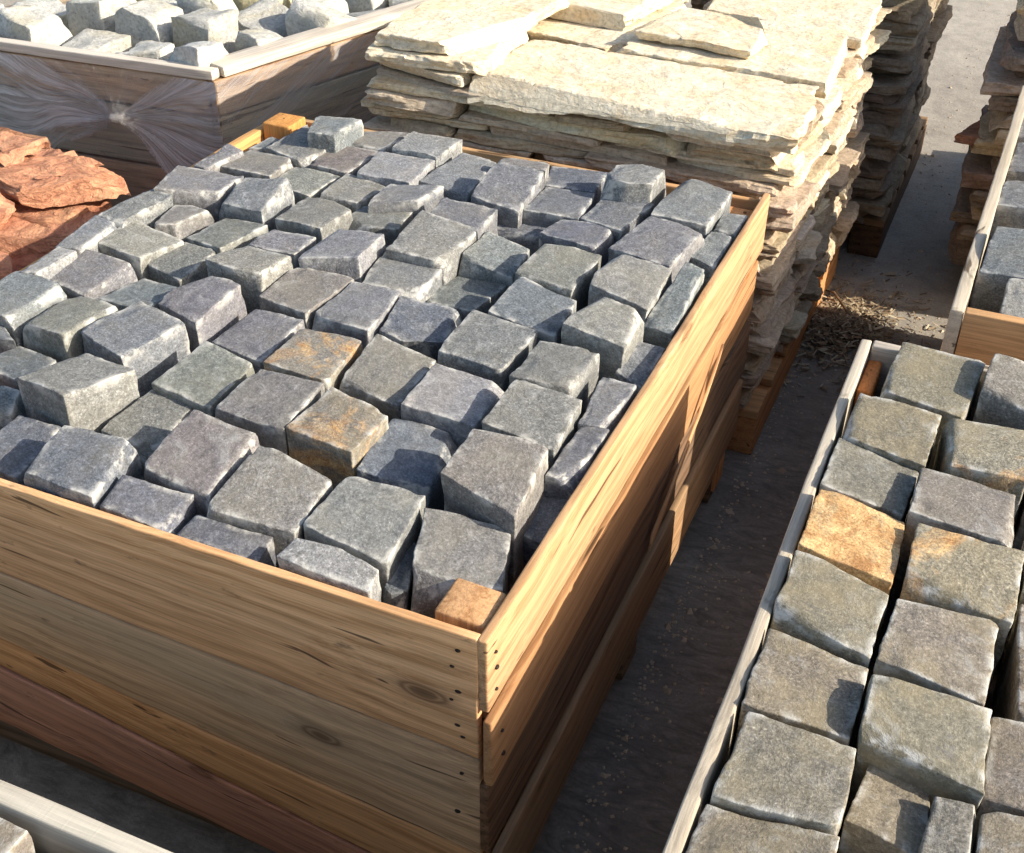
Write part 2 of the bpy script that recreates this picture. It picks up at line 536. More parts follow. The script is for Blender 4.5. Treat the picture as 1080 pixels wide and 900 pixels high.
# long torn splinter hanging off the second board
board(mc, "splinter", [(X1 + .009, 1.30, .29), (X1 + .009, 1.60, .455), (X1 + .009, 1.62, .47), (X1 + .009, 1.31, .315)], (-.004, 0, 0), W_BRIGHT, (1.1, 1.1, 1.1), n=14, warp=.01)
# back and left walls
for z0, z1 in ((.50, .602), (.37, .495), (.24, .365), (.12, .235)):
    board(mc, "side_board", [(X1 - .0125, Y1, z0), (X0, Y1, z0), (X0, Y1, z1), (X1 - .0125, Y1, z1)], (0, -.013, 0), W_OLIVE, (.95, .8, .66), n=24)
    board(mc, "side_board", [(X0, Y1 - .021, z0), (X0, Y0 + .021, z0), (X0, Y0 + .021, z1), (X0, Y1 - .021, z1)], (.018, 0, 0), W_BRIGHT, (1.1, 1.0, .72), n=24)
# posts, deck, feet
post(mc, -.424, -.3645, .7695, .826, .02, .609, W_FRESH, (.72, .70, .68))
post(mc, -.428, -.3645, 1.815, 1.876, .02, .590, W_FRESH, (1.1, .9, .75))
post(mc, -1.322, -1.262, 1.815, 1.876, .02, .618, W_BRIGHT, (1.05, .85, .5))
post(mc, -1.322, -1.262, .7695, .826, .02, .58, W_FRESH)
board(mc, "deck", [(X0 + .02, Y0 + .022, .455), (X1 - .013, Y0 + .022, .455), (X1 - .013, Y0 + .022, .475), (X0 + .02, Y0 + .022, .475)], (0, Y1 - Y0 - .044, 0), W_DARK, (.6, .6, .6), n=10, warp=0)
for y in (.80, 1.30, 1.80):
    board(mc, "runner", [(X0 + .03, y, .0), (X1 - .02, y, .0), (X1 - .02, y, .10), (X0 + .03, y, .10)], (0, .07, 0), W_DARK, (.8, .8, .8), n=8)

# ------------------------------------------------------------------ cobbles
COLN = {'b': "blue-grey", 'g': "grey", 'l': "light grey", 'o': "olive-grey", 'p': "brownish grey", 'x': "rust-edged",
        'y': "yellow-stained grey", 'r': "rusty orange", 't': "tan-streaked"}
COBBLES = [
 ('S1','b',((-0.957,0.848,0.635), (-0.866,0.865,0.631), (-0.850,0.763,0.624), (-0.949,0.763,0.630))),
 ('S2','b',((-0.849,0.814,0.620), (-0.760,0.825,0.611), (-0.749,0.763,0.606), (-0.840,0.763,0.615))),
 ('S3','b',((-0.742,0.801,0.605), (-0.645,0.809,0.600), (-0.637,0.763,0.599), (-0.741,0.763,0.605))),
 ('S4','l',((-0.599,0.814,0.627), (-0.500,0.794,0.616), (-0.497,0.763,0.613), (-0.602,0.763,0.624))),
 ('S5','o',((-0.503,0.909,0.612), (-0.407,0.929,0.602), (-0.377,0.837,0.599), (-0.465,0.803,0.608))),
 ('S6','p',((-0.839,0.940,0.634), (-0.740,0.933,0.628), (-0.739,0.825,0.616), (-0.837,0.835,0.622))),
 ('S7','o',((-0.728,0.917,0.632), (-0.624,0.902,0.619), (-0.620,0.816,0.610), (-0.723,0.806,0.619))),
 ('S8','o',((-0.609,0.921,0.620), (-0.516,0.926,0.616), (-0.502,0.814,0.609), (-0.613,0.828,0.615))),
 ('S9','b',((-0.630,1.074,0.606), (-0.541,1.070,0.591), (-0.533,0.961,0.584), (-0.622,0.958,0.598))),
 ('S10','o',((-0.498,1.036,0.650), (-0.407,1.037,0.641), (-0.401,0.922,0.628), (-0.501,0.945,0.641))),
 ('S11','o',((-0.504,1.163,0.637), (-0.415,1.162,0.628), (-0.410,1.059,0.622), (-0.506,1.064,0.632))),
 ('S12','b',((-0.402,1.135,0.613), (-0.368,1.135,0.613), (-0.368,1.025,0.613), (-0.404,1.022,0.613))),
 ('S13','b',((-0.404,1.027,0.581), (-0.368,1.035,0.584), (-0.368,0.941,0.579), (-0.416,0.956,0.577))),
 ('S14','g',((-0.416,1.246,0.615), (-0.369,1.242,0.615), (-0.368,1.140,0.615), (-0.406,1.132,0.615))),
 ('S15','g',((-0.405,1.363,0.605), (-0.368,1.365,0.603), (-0.368,1.270,0.594), (-0.411,1.288,0.598))),
 ('S16','g',((-0.398,1.553,0.640), (-0.368,1.550,0.642), (-0.368,1.398,0.609), (-0.414,1.405,0.608))),
 ('S17','g',((-0.408,1.731,0.610), (-0.370,1.722,0.610), (-0.368,1.610,0.610), (-0.413,1.631,0.610))),
 ('S18','g',((-0.407,1.806,0.610), (-0.368,1.811,0.610), (-0.368,1.724,0.610), (-0.407,1.739,0.610))),
 ('S19','g',((-0.501,1.858,0.640), (-0.407,1.837,0.633), (-0.413,1.723,0.621), (-0.506,1.721,0.626))),
 ('S20','g',((-0.500,1.693,0.634), (-0.406,1.680,0.638), (-0.423,1.552,0.630), (-0.528,1.576,0.626))),
 ('S21','o',((-0.513,1.530,0.645), (-0.413,1.536,0.635), (-0.415,1.422,0.624), (-0.509,1.441,0.636))),
 ('S22','o',((-0.487,1.398,0.647), (-0.406,1.387,0.638), (-0.406,1.297,0.633), (-0.497,1.308,0.643))),
 ('S23','o',((-0.520,1.282,0.623), (-0.435,1.283,0.627), (-0.436,1.182,0.627), (-0.523,1.187,0.623))),
 ('S24','g',((-0.635,1.314,0.625), (-0.536,1.308,0.620), (-0.544,1.204,0.615), (-0.639,1.210,0.620))),
 ('S25','b',((-0.613,1.428,0.630), (-0.521,1.417,0.615), (-0.516,1.322,0.609), (-0.615,1.323,0.625))),
 ('S26','o',((-0.616,1.550,0.637), (-0.528,1.541,0.628), (-0.534,1.431,0.623), (-0.623,1.435,0.632))),
 ('S27','l',((-0.627,1.180,0.618), (-0.526,1.176,0.612), (-0.524,1.079,0.612), (-0.623,1.077,0.618))),
 ('S28','b',((-0.756,1.325,0.615), (-0.662,1.339,0.606), (-0.657,1.231,0.594), (-0.748,1.243,0.605))),
 ('S29','g',((-0.747,1.488,0.585), (-0.655,1.471,0.585), (-0.668,1.376,0.585), (-0.742,1.374,0.585))),
 ('S30','g',((-0.730,1.566,0.619), (-0.655,1.555,0.606), (-0.645,1.471,0.600), (-0.735,1.469,0.614))),
 ('S31','b',((-0.746,1.683,0.590), (-0.673,1.716,0.590), (-0.663,1.634,0.590), (-0.748,1.627,0.590))),
 ('S32','b',((-0.641,1.662,0.613), (-0.549,1.688,0.613), (-0.554,1.589,0.613), (-0.655,1.606,0.613))),
 ('S33','b',((-0.608,1.786,0.615), (-0.522,1.783,0.615), (-0.538,1.661,0.615), (-0.614,1.677,0.615))),
 ('S34','g',((-0.608,1.828,0.650), (-0.527,1.874,0.650), (-0.528,1.778,0.650), (-0.615,1.747,0.650))),
 ('S35','b',((-0.712,1.769,0.615), (-0.627,1.777,0.615), (-0.617,1.676,0.615), (-0.712,1.669,0.615))),
 ('S36','b',((-0.746,1.878,0.605), (-0.645,1.891,0.605), (-0.637,1.806,0.605), (-0.727,1.796,0.605))),
 ('S37','g',((-0.805,1.764,0.646), (-0.718,1.771,0.643), (-0.713,1.647,0.622), (-0.803,1.656,0.629))),
 ('S38','o',((-0.817,1.827,0.630), (-0.735,1.832,0.630), (-0.727,1.799,0.630), (-0.819,1.799,0.630))),
 ('S39','g',((-0.907,1.841,0.615), (-0.842,1.841,0.612), (-0.833,1.703,0.604), (-0.931,1.714,0.610))),
 ('S40','l',((-1.029,1.881,0.623), (-0.932,1.884,0.622), (-0.933,1.787,0.627), (-1.024,1.784,0.628))),
 ('S41','l',((-1.043,1.776,0.620), (-0.936,1.781,0.620), (-0.930,1.679,0.620), (-1.031,1.678,0.620))),
 ('S42','p',((-1.132,1.875,0.610), (-1.048,1.902,0.610), (-1.054,1.808,0.610), (-1.149,1.805,0.610))),
 ('S43','p',((-1.151,1.794,0.610), (-1.053,1.798,0.610), (-1.062,1.690,0.610), (-1.143,1.695,0.610))),
 ('S44','o',((-1.248,1.845,0.615), (-1.149,1.791,0.615), (-1.138,1.689,0.615), (-1.250,1.720,0.615))),
 ('S45','g',((-1.204,1.827,0.645), (-1.121,1.854,0.645), (-1.126,1.759,0.645), (-1.176,1.751,0.645))),
 ('S46','o',((-1.272,1.708,0.612), (-1.175,1.696,0.613), (-1.172,1.612,0.617), (-1.278,1.610,0.617))),
 ('S47','g',((-1.292,1.798,0.600), (-1.270,1.793,0.600), (-1.262,1.740,0.600), (-1.300,1.733,0.600))),
 ('S48','g',((-1.307,1.682,0.625), (-1.266,1.671,0.625), (-1.275,1.574,0.625), (-1.307,1.577,0.625))),
 ('S49','g',((-1.320,1.555,0.630), (-1.205,1.580,0.621), (-1.192,1.485,0.630), (-1.284,1.447,0.639))),
 ('S50','g',((-1.179,1.551,0.634), (-1.097,1.571,0.640), (-1.087,1.462,0.629), (-1.176,1.468,0.625))),
 ('S51','o',((-1.167,1.688,0.605), (-1.074,1.684,0.605), (-1.078,1.589,0.605), (-1.167,1.601,0.605))),
 ('S52','p',((-1.057,1.682,0.612), (-0.969,1.667,0.608), (-0.985,1.590,0.608), (-1.055,1.583,0.612))),
 ('S53','o',((-1.065,1.565,0.617), (-0.960,1.562,0.623), (-0.975,1.460,0.622), (-1.063,1.469,0.618))),
 ('S54','g',((-0.951,1.649,0.625), (-0.867,1.678,0.625), (-0.877,1.607,0.625), (-0.950,1.570,0.625))),
 ('S55','o',((-0.970,1.596,0.605), (-0.887,1.609,0.605), (-0.879,1.534,0.605), (-0.979,1.512,0.605))),
 ('S56','g',((-0.839,1.628,0.630), (-0.740,1.624,0.630), (-0.734,1.535,0.630), (-0.829,1.553,0.630))),
 ('S57','o',((-0.841,1.557,0.636), (-0.736,1.542,0.630), (-0.741,1.432,0.624), (-0.836,1.427,0.629))),
 ('S58','l',((-0.951,1.450,0.630), (-0.854,1.452,0.640), (-0.852,1.369,0.640), (-0.939,1.343,0.631))),
 ('S59','g',((-0.848,1.441,0.615), (-0.751,1.450,0.611), (-0.738,1.350,0.605), (-0.838,1.346,0.610))),
 ('S60','g',((-0.840,1.334,0.618), (-0.763,1.332,0.618), (-0.757,1.226,0.612), (-0.851,1.229,0.612))),
 ('S61','p',((-0.946,1.346,0.618), (-0.846,1.339,0.618), (-0.862,1.231,0.612), (-0.948,1.246,0.613))),
 ('S62','g',((-1.040,1.428,0.620), (-0.968,1.431,0.620), (-0.969,1.366,0.620), (-1.060,1.367,0.620))),
 ('S63','o',((-1.050,1.345,0.631), (-0.953,1.339,0.631), (-0.956,1.261,0.639), (-1.053,1.268,0.639))),
 ('S64','o',((-1.154,1.453,0.608), (-1.071,1.446,0.613), (-1.092,1.350,0.612), (-1.166,1.365,0.608))),
 ('S65','p',((-1.242,1.438,0.620), (-1.177,1.463,0.620), (-1.198,1.379,0.620), (-1.229,1.365,0.620))),
 ('S66','p',((-1.265,1.360,0.625), (-1.159,1.344,0.614), (-1.182,1.261,0.616), (-1.266,1.271,0.625))),
 ('S67','o',((-1.166,1.351,0.607), (-1.101,1.352,0.607), (-1.096,1.252,0.602), (-1.183,1.277,0.603))),
 ('S68','g',((-1.307,1.455,0.635), (-1.249,1.440,0.635), (-1.258,1.325,0.635), (-1.309,1.333,0.635))),
 ('S69','g',((-1.315,1.331,0.633), (-1.262,1.321,0.633), (-1.259,1.228,0.633), (-1.297,1.218,0.633))),
 ('S70','g',((-1.271,1.240,0.625), (-1.169,1.239,0.625), (-1.182,1.141,0.614), (-1.277,1.161,0.616))),
 ('S71','l',((-1.289,1.217,0.635), (-1.257,1.218,0.635), (-1.260,1.136,0.635), (-1.290,1.129,0.635))),
 ('S72','g',((-1.295,1.138,0.633), (-1.203,1.129,0.632), (-1.210,1.029,0.627), (-1.301,1.039,0.628))),
 ('S73','o',((-1.184,1.135,0.618), (-1.099,1.118,0.628), (-1.111,1.020,0.632), (-1.202,1.028,0.622))),
 ('S74','g',((-1.144,1.228,0.606), (-1.071,1.220,0.610), (-1.074,1.137,0.614), (-1.163,1.150,0.609))),
 ('S75','g',((-1.076,1.136,0.630), (-0.982,1.114,0.630), (-1.003,1.008,0.630), (-1.100,1.039,0.630))),
 ('S76','g',((-1.051,1.231,0.635), (-0.967,1.231,0.639), (-0.976,1.130,0.623), (-1.061,1.157,0.623))),
 ('S77','o',((-1.060,0.997,0.629), (-0.961,0.979,0.637), (-0.985,0.881,0.651), (-1.078,0.902,0.643))),
 ('S78','b',((-1.193,1.011,0.598), (-1.114,1.005,0.598), (-1.116,0.939,0.602), (-1.203,0.947,0.602))),
 ('S79','b',((-1.060,0.873,0.606), (-0.999,0.875,0.603), (-0.984,0.783,0.593), (-1.061,0.784,0.597))),
 ('S80','g',((-1.157,0.912,0.613), (-1.104,0.920,0.602), (-1.073,0.864,0.595), (-1.139,0.849,0.609))),
 ('S81','g',((-1.299,1.045,0.613), (-1.239,1.037,0.613), (-1.187,1.003,0.613), (-1.251,0.991,0.613))),
 ('S82','o',((-0.932,1.095,0.623), (-0.849,1.079,0.617), (-0.853,0.985,0.607), (-0.944,0.993,0.613))),
 ('S83','o',((-0.950,0.994,0.602), (-0.883,0.992,0.598), (-0.875,0.890,0.587), (-0.961,0.904,0.593))),
 ('S84','o',((-0.824,1.067,0.628), (-0.731,1.069,0.628), (-0.726,0.964,0.622), (-0.829,0.967,0.622))),
 ('S85','g',((-0.942,1.215,0.608), (-0.855,1.216,0.612), (-0.858,1.108,0.601), (-0.952,1.130,0.598))),
 ('S86','x',((-0.841,1.188,0.615), (-0.749,1.196,0.615), (-0.742,1.090,0.615), (-0.840,1.092,0.615))),
 ('S87','y',((-0.713,1.058,0.630), (-0.623,1.043,0.624), (-0.629,0.960,0.620), (-0.722,0.966,0.625))),
 ('S88','o',((-0.732,1.209,0.621), (-0.638,1.196,0.610), (-0.641,1.097,0.600), (-0.730,1.100,0.609))),
 ('S89','b',((-0.517,0.888,0.580), (-0.500,0.883,0.580), (-0.474,0.799,0.580), (-0.503,0.802,0.580))),
 ('R1','o',((-0.066,1.472,0.626), (0.038,1.464,0.626), (0.026,1.346,0.613), (-0.076,1.364,0.615))),
 ('R2','g',((0.049,1.464,0.643), (0.122,1.467,0.636), (0.114,1.362,0.626), (0.042,1.383,0.635))),
 ('R3','o',((-0.098,1.330,0.625), (0.002,1.325,0.620), (-0.003,1.220,0.614), (-0.102,1.233,0.620))),
 ('R4','y',((0.011,1.316,0.625), (0.112,1.326,0.625), (0.109,1.223,0.625), (0.027,1.220,0.625))),
 ('R5','g',((-0.104,1.232,0.615), (-0.007,1.216,0.604), (-0.014,1.129,0.605), (-0.104,1.133,0.616))),
 ('R6','g',((-0.003,1.205,0.620), (0.102,1.203,0.615), (0.105,1.105,0.620), (-0.004,1.112,0.625))),
 ('R7','r',((-0.104,1.116,0.626), (-0.007,1.109,0.610), (-0.005,1.005,0.610), (-0.103,1.007,0.625))),
 ('R8','t',((0.009,1.094,0.623), (0.117,1.099,0.618), (0.115,0.990,0.612), (0.010,1.002,0.618))),
 ('R9','o',((-0.104,0.996,0.625), (-0.004,0.989,0.619), (-0.008,0.879,0.619), (-0.104,0.894,0.625))),
 ('R10','p',((0.007,0.977,0.622), (0.102,0.978,0.617), (0.101,0.864,0.617), (0.001,0.875,0.623))),
 ('R11','o',((-0.104,0.879,0.616), (-0.005,0.868,0.610), (-0.005,0.776,0.610), (-0.104,0.774,0.616))),
 ('R12','o',((0.001,0.848,0.629), (0.108,0.855,0.618), (0.109,0.759,0.617), (0.006,0.771,0.628))),
 ('R13','o',((-0.094,0.763,0.618), (0.003,0.755,0.623), (0.004,0.668,0.623), (-0.100,0.661,0.617))),
 ('R14','o',((0.017,0.772,0.594), (0.073,0.768,0.591), (0.075,0.687,0.596), (0.010,0.696,0.599))),
 ('R15','o',((0.112,0.858,0.607), (0.173,0.861,0.613), (0.175,0.761,0.613), (0.113,0.756,0.607))),
 ('R16','o',((0.122,1.022,0.612), (0.179,1.023,0.612), (0.179,0.885,0.598), (0.135,0.878,0.597))),
 ('R17','g',((0.120,1.148,0.610), (0.184,1.142,0.610), (0.183,1.058,0.610), (0.124,1.047,0.610))),
 ('R18','o',((-0.104,0.656,0.607), (0.006,0.660,0.619), (0.005,0.582,0.623), (-0.104,0.569,0.611))),
 ('R19','g',((0.074,0.745,0.609), (0.111,0.747,0.611), (0.110,0.663,0.611), (0.070,0.665,0.609))),
 ('R20','o',((0.116,0.743,0.612), (0.182,0.750,0.619), (0.180,0.666,0.618), (0.114,0.660,0.611))),
 ('R21','g',((0.124,1.363,0.610), (0.188,1.359,0.607), (0.184,1.226,0.600), (0.118,1.230,0.603))),
 ('U1','g',((0.014,1.893,0.628), (0.106,1.891,0.637), (0.104,1.750,0.622), (0.004,1.758,0.613))),
 ('U2','l',((0.047,1.723,0.626), (0.133,1.739,0.625), (0.130,1.619,0.599), (0.047,1.645,0.609))),
 ('U3','g',((0.011,2.135,0.612), (0.093,2.140,0.621), (0.086,2.027,0.614), (0.006,2.035,0.606))),
 ('U4','g',((0.015,2.334,0.609), (0.107,2.321,0.618), (0.098,2.203,0.611), (0.011,2.205,0.602))),
 ('U5','g',((0.009,2.495,0.609), (0.099,2.487,0.617), (0.095,2.384,0.612), (0.006,2.380,0.602))),
 ('F1','o',((-0.686,0.401,0.617), (-0.617,0.408,0.610), (-0.599,0.358,0.603), (-0.670,0.351,0.610))),
 ('F2','g',((-0.601,0.405,0.621), (-0.535,0.411,0.614), (-0.515,0.363,0.609), (-0.584,0.355,0.616))),
 ('F3','g',((-0.748,0.437,0.605), (-0.697,0.443,0.610), (-0.701,0.394,0.615), (-0.747,0.399,0.609))),
]

crates_info = {
    'S': (-.352, "cobble", "the middle crate's right wall", "cobbles in the middle crate"),
    'R': (None, "cobble", "the lower right crate's left wall", "cobbles in the lower right crate"),
    'U': (None, "cobble", "the upper right crate's left wall", "cobbles in the upper right crate")}

def make_cobble(code, Q, zbot, label, group, seed):
    A, B, C_, D = [Vector(q) for q in Q]
    # extend: the visible top is the flat of the stone; the body widens a touch below it and narrows to the foot
    c = (A + B + C_ + D) / 4
    r_ = random.Random(seed)
    top = [D, C_, B, A]           # a=-x-y, b=+x-y, c=+x+y, d=-x+y
    # keep clear of the neighbours a little
    top = [c + (p - c) * r_.uniform(1.02, 1.06) for p in top]
    lean = Vector((r_.uniform(-.004, .004), r_.uniform(-.004, .004), 0))
    bot = []
    for p in top:
        k = r_.uniform(.955, .995)
        q = c + (p - c) * k + lean
        bot.append(Vector((q.x, q.y, zbot)))
    m, tint = STONE[code]
    if group == "cobbles in the middle crate":
        tint = {'o': (.184, .184, .172), 'p': (.190, .182, .172), 'g': (.168, .176, .182), 'b': (.125, .134, .155), 'l': (.225, .233, .236)}.get(code, tint)
        if code in 'op': m = M_O2
    elif group == "cobbles in the lower right crate" and code in 'gop':
        tint = {'g': (.180, .170, .148), 'o': (.205, .182, .140), 'p': (.200, .172, .142)}[code]
    j = r_.uniform(.90, 1.12)
    tint = tuple(t * j * r_.uniform(.96, 1.04) for t in tint)
    v, f, at = hexa(bot + top, (20, 20, 15), .0018, namp=.0022, nscale=22, famp=.0013, fscale=120, seed=seed, chips=.04, topk=.45, cuts=r_.randrange(1, 5), cutd=(.0005, .0065))
    o = link("cobble", v, f, m, None, attrs=at, tint=tint)
    return tag(o, label, "cobble", group)

def centre(Q): return Vector([sum(p[i] for p in Q) / 4 for i in range(3)])
groups = {'S': [], 'R': [], 'U': []}
for nm, code, Q in COBBLES:
    if nm[0] in groups: groups[nm[0]].append((nm, code, Q, centre(Q)))

def place_cobbles(key, xwall, sgn, pitch, zbot, wall_words, near_words, group):
    cols = {}
    for nm, code, Q, c in groups[key]:
        k = int(abs(c.x - xwall) / pitch) if not callable(pitch) else pitch(abs(c.x - xwall))
        cols.setdefault(k, []).append((c.y, nm, code, Q))
    ks = sorted(cols)
    for ci, k in enumerate(ks):
        for ri, (y, nm, code, Q) in enumerate(sorted(cols[k])):
            low = " sunk" if centre(Q).z < RIM - .008 else (" raised" if centre(Q).z > RIM + .026 else "")
            lab = f"{COLN[code]}{low} granite cobble, {ordinal(ri + 1)} from {near_words}, {ordinal(ci + 1)} column from {wall_words}"
            make_cobble(code, Q, zbot, lab, group, sum(ord(ch) * (i * 37 + 11) for i, ch in enumerate(nm)) % 997)

def pitch_main(d):
    return 0 if d < .06 else 1 + int((d - .06) / .107)
place_cobbles('S', -.352, -1, pitch_main, .474, "right wall, middle crate", "front", "cobbles in the middle crate")
place_cobbles('R', -.123, 1, lambda d: int((d - .005) / .11), .474, "left wall, lower right crate", "front",
              "cobbles in the lower right crate")
place_cobbles('U', 0.0, 1, lambda d: 0, .474, "left wall, upper right crate", "front", "cobbles in the upper right crate")

def fill_grid(xs, ys, zc, group, where, cname, codes="ooggptol"):
    """further cobbles of a crate that lie past the frame's edge or are only glimpsed"""
    n = 0
    for ri, y in enumerate(ys):
        for ci, x in enumerate(xs):
            n += 1
            h = .047
            j = lambda: rnd.uniform(-.004, .004)
            z = zc + rnd.uniform(-.008, .012)
            Q = [(x - h + j(), y + h + j(), z + j()), (x + h + j(), y + h + j(), z + j()), (x + h + j(), y - h + j(), z + j()), (x - h + j(), y - h + j(), z + j())]
            code = rnd.choice(codes)
            lab = f"{COLN[code]} granite cobble, {where}, {ordinal(ri + 1)} row, {ordinal(ci + 1)} from left"
            make_cobble(code, Q, .474, lab, group, 500 + n * 3 + len(cname) * 7)

# ---- lower right crate
rc = empty("wooden_crate", (.37, .9, 0), "open crate of thin grey boards holding brownish square cobbles, lower right corner", "crate",
           )
RX0, RX1, RY0, RY1 = -.123, .86, .16, 1.490
for i, (z0, z1) in enumerate(((.475, .611), (.335, .468), (.20, .33), (.09, .195))):
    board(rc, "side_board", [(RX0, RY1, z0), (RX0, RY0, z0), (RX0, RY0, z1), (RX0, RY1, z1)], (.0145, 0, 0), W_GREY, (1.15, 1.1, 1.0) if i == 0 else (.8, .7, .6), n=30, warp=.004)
    board(rc, "side_board", [(RX0 + .0155, RY1, z0), (RX1 - .0155, RY1, z0), (RX1 - .0155, RY1, z1), (RX0 + .0155, RY1, z1)], (0, -.018, 0), W_GREY, (1.1, 1.05, 1), n=24)
    board(rc, "side_board", [(RX1, RY1, z0), (RX1, RY0, z0), (RX1, RY0, z1), (RX1, RY1, z1)], (-.0145, 0, 0), W_OLIVE, n=24)
    board(rc, "side_board", [(RX0 + .0155, RY0, z0), (RX1 - .0155, RY0, z0), (RX1 - .0155, RY0, z1), (RX0 + .0155, RY0, z1)], (0, .018, 0), W_OLIVE, n=24)
post(rc, -.1080, -.088, 1.385, 1.4715, .02, .592, W_BRIGHT, (1, .62, .36))
post(rc, .80, .845, 1.42, 1.4715, .02, .58, W_FRESH)
post(rc, -.1080, -.065, .18, .225, .02, .58, W_FRESH)
post(rc, .80, .845, .18, .225, .02, .58, W_FRESH)
board(rc, "deck", [(RX0 + .016, RY0 + .02, .455), (RX1 - .016, RY0 + .02, .455), (RX1 - .016, RY0 + .02, .475), (RX0 + .016, RY0 + .02, .475)], (0, RY1 - RY0 - .04, 0), W_DARK, (.6, .6, .6), n=10, warp=0)
for y in (.25, .80, 1.36):
    board(rc, "runner", [(RX0 + .03, y, .0), (RX1 - .03, y, .0), (RX1 - .03, y, .085), (RX0 + .03, y, .085)], (0, .07, 0), W_DARK, (.8, .8, .8), n=8)
# cobbles past the right edge of the photo (they shade the visible ones)
fill_grid([.27, .38, .49], [.42, .53, .64, .75, .86, .97, 1.08, 1.19, 1.30, 1.41], RIM + .008, "cobbles in the lower right crate",
          "right part of lower right crate", "rc")

# ---- upper right crate
uc = empty("wooden_crate", (.5, 2.1, 0), "open crate with a sunlit pale left rim and brown front, upper right", "crate")
UX0, UY0, UY1 = -.021, 1.620, 2.66
ux = lambda y: -.021 + (y - UY0) * .019
for i, (z0, z1) in enumerate(((.50, .611), (.37, .494), (.24, .364), (.12, .234))):
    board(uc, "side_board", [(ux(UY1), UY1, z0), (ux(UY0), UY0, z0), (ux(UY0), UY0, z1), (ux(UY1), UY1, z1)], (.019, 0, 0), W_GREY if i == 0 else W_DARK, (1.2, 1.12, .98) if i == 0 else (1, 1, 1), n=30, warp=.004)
    board(uc, "side_board", [(UX0 + .0205, UY0, z0), (.95, UY0, z0), (.95, UY0, z1), (UX0 + .0205, UY0, z1)], (0, .02, 0), W_DARK if i else W_OLIVE, (1.05, .85, .66), n=24)
    board(uc, "side_board", [(.95, UY1, z0), (ux(UY1) + .02, UY1, z0), (ux(UY1) + .02, UY1, z1), (.95, UY1, z1)], (0, -.02, 0), W_OLIVE, n=24)
    board(uc, "side_board", [(.971, UY0, z0), (.971, UY1, z0), (.971, UY1, z1), (.971, UY0, z1)], (-.019, 0, 0), W_OLIVE, n=24)
post(uc, .0005, .058, 1.642, 1.70, .02, .575, W_FRESH, (1.1, .95, .85))
post(uc, .90, .945, 1.642, 1.70, .02, .575, W_FRESH)
post(uc, .022, .06, 2.60, 2.638, .02, .575, W_FRESH)
post(uc, .90, .945, 2.60, 2.638, .02, .575, W_FRESH)
board(uc, "deck", [(.0, UY0 + .022, .455), (.95, UY0 + .022, .455), (.95, UY0 + .022, .475), (.0, UY0 + .022, .475)], (0, UY1 - UY0 - .044, 0), W_DARK, (.6, .6, .6), n=10, warp=0)
for x in (.03, .45, .87):
    board(uc, "runner", [(x, 1.505, .0), (x, 2.64, .0), (x, 2.64, .115), (x, 1.505, .115)], (.07, 0, 0), W_DARK, (.8, .8, .8), n=8)  # front ends lengthened into the gap to help block low sun
board(uc, "sun_blocker", [(.03, 1.493, .118), (.94, 1.493, .118), (.94, 1.493, .27), (.03, 1.493, .27)], (0, .11, 0), W_DARK, (.8, .8, .8), n=8)  # unseen block added to keep low sun off the floor between the crates
ufb = [o for o in uc.children if o.get('x')]
fill_grid([.19, .30, .41], [1.70, 1.81, 1.92, 2.03, 2.14, 2.25, 2.36, 2.47, 2.58], RIM + .004, "cobbles in the upper right crate",
          "right part of upper right crate", "ucr", "ggbo")

# ---- front crate (only its far rim shows in the lower left corner)
fc = empty("wooden_crate", (-.9, -.1, 0), "pale rim of another cobble crate cut off by the lower left corner", "crate")
for i, (z0, z1) in enumerate(((.475, .605), (.335, .468), (.20, .33), (.09, .195))):
    board(fc, "side_board", [(-.40, .434, z0), (-1.40, .434, z0), (-1.40, .434, z1), (-.40, .434, z1)], (0, -.02, 0), W_GREY, (1.15, 1.15, 1.1), n=24)
    board(fc, "side_board", [(-.379, .434, z0), (-.379, -.60, z0), (-.379, -.60, z1), (-.379, .434, z1)], (-.019, 0, 0), W_GREY, (1.1, 1.1, 1), n=24)
    board(fc, "side_board", [(-1.421, .434, z0), (-1.421, -.60, z0), (-1.421, -.60, z1), (-1.421, .434, z1)], (.019, 0, 0), W_GREY, n=24)
board(fc, "deck", [(-1.40, -.60, .455), (-.40, -.60, .455), (-.40, -.60, .475), (-1.40, -.60, .475)], (0, 1.01, 0), W_DARK, (.6, .6, .6), n=10, warp=0)
for y in (-.5, 0, .34):
    board(fc, "runner", [(-1.38, y, .0), (-.42, y, .0), (-.42, y, .085), (-1.38, y, .085)], (0, .06, 0), W_DARK, n=8)
fill_grid([-.78, -.67, -.56, -.45], [.355, .245], RIM - .012, "cobbles in the front crate",
          "lower left corner crate", "fcr")

# ------------------------------------------------------------------ flagstone stacks
def pallet(x0, x1, y0, y1, label, h=.11, tint=(1, .9, .8), edge=None):
    t = empty("pallet", ((x0 + x1) / 2, (y0 + y1) / 2, 0), label, "pallet")
    W = x1 - x0
    for i in range(3):
        xa = x0 + i * (W - .08) / 2
        board(t, "runner", [(xa + .08, y0, 0), (xa + .08, y1, 0), (xa + .08, y1, h - .022), (xa + .08, y0, h - .022)], (-.08, 0, 0), W_BRIGHT if i == 2 and edge else W_DARK, tint, n=16)
    k = 7
    for i in range(k):
        ya = y0 + i * ((y1 - y0) - .09) / (k - 1)
        board(t, "deck_board", [(x0, ya, h - .02), (x1, ya, h - .02), (x1, ya, h), (x0, ya, h)], (0, .09, 0), W_OLIVE, tint, n=10)
    return t

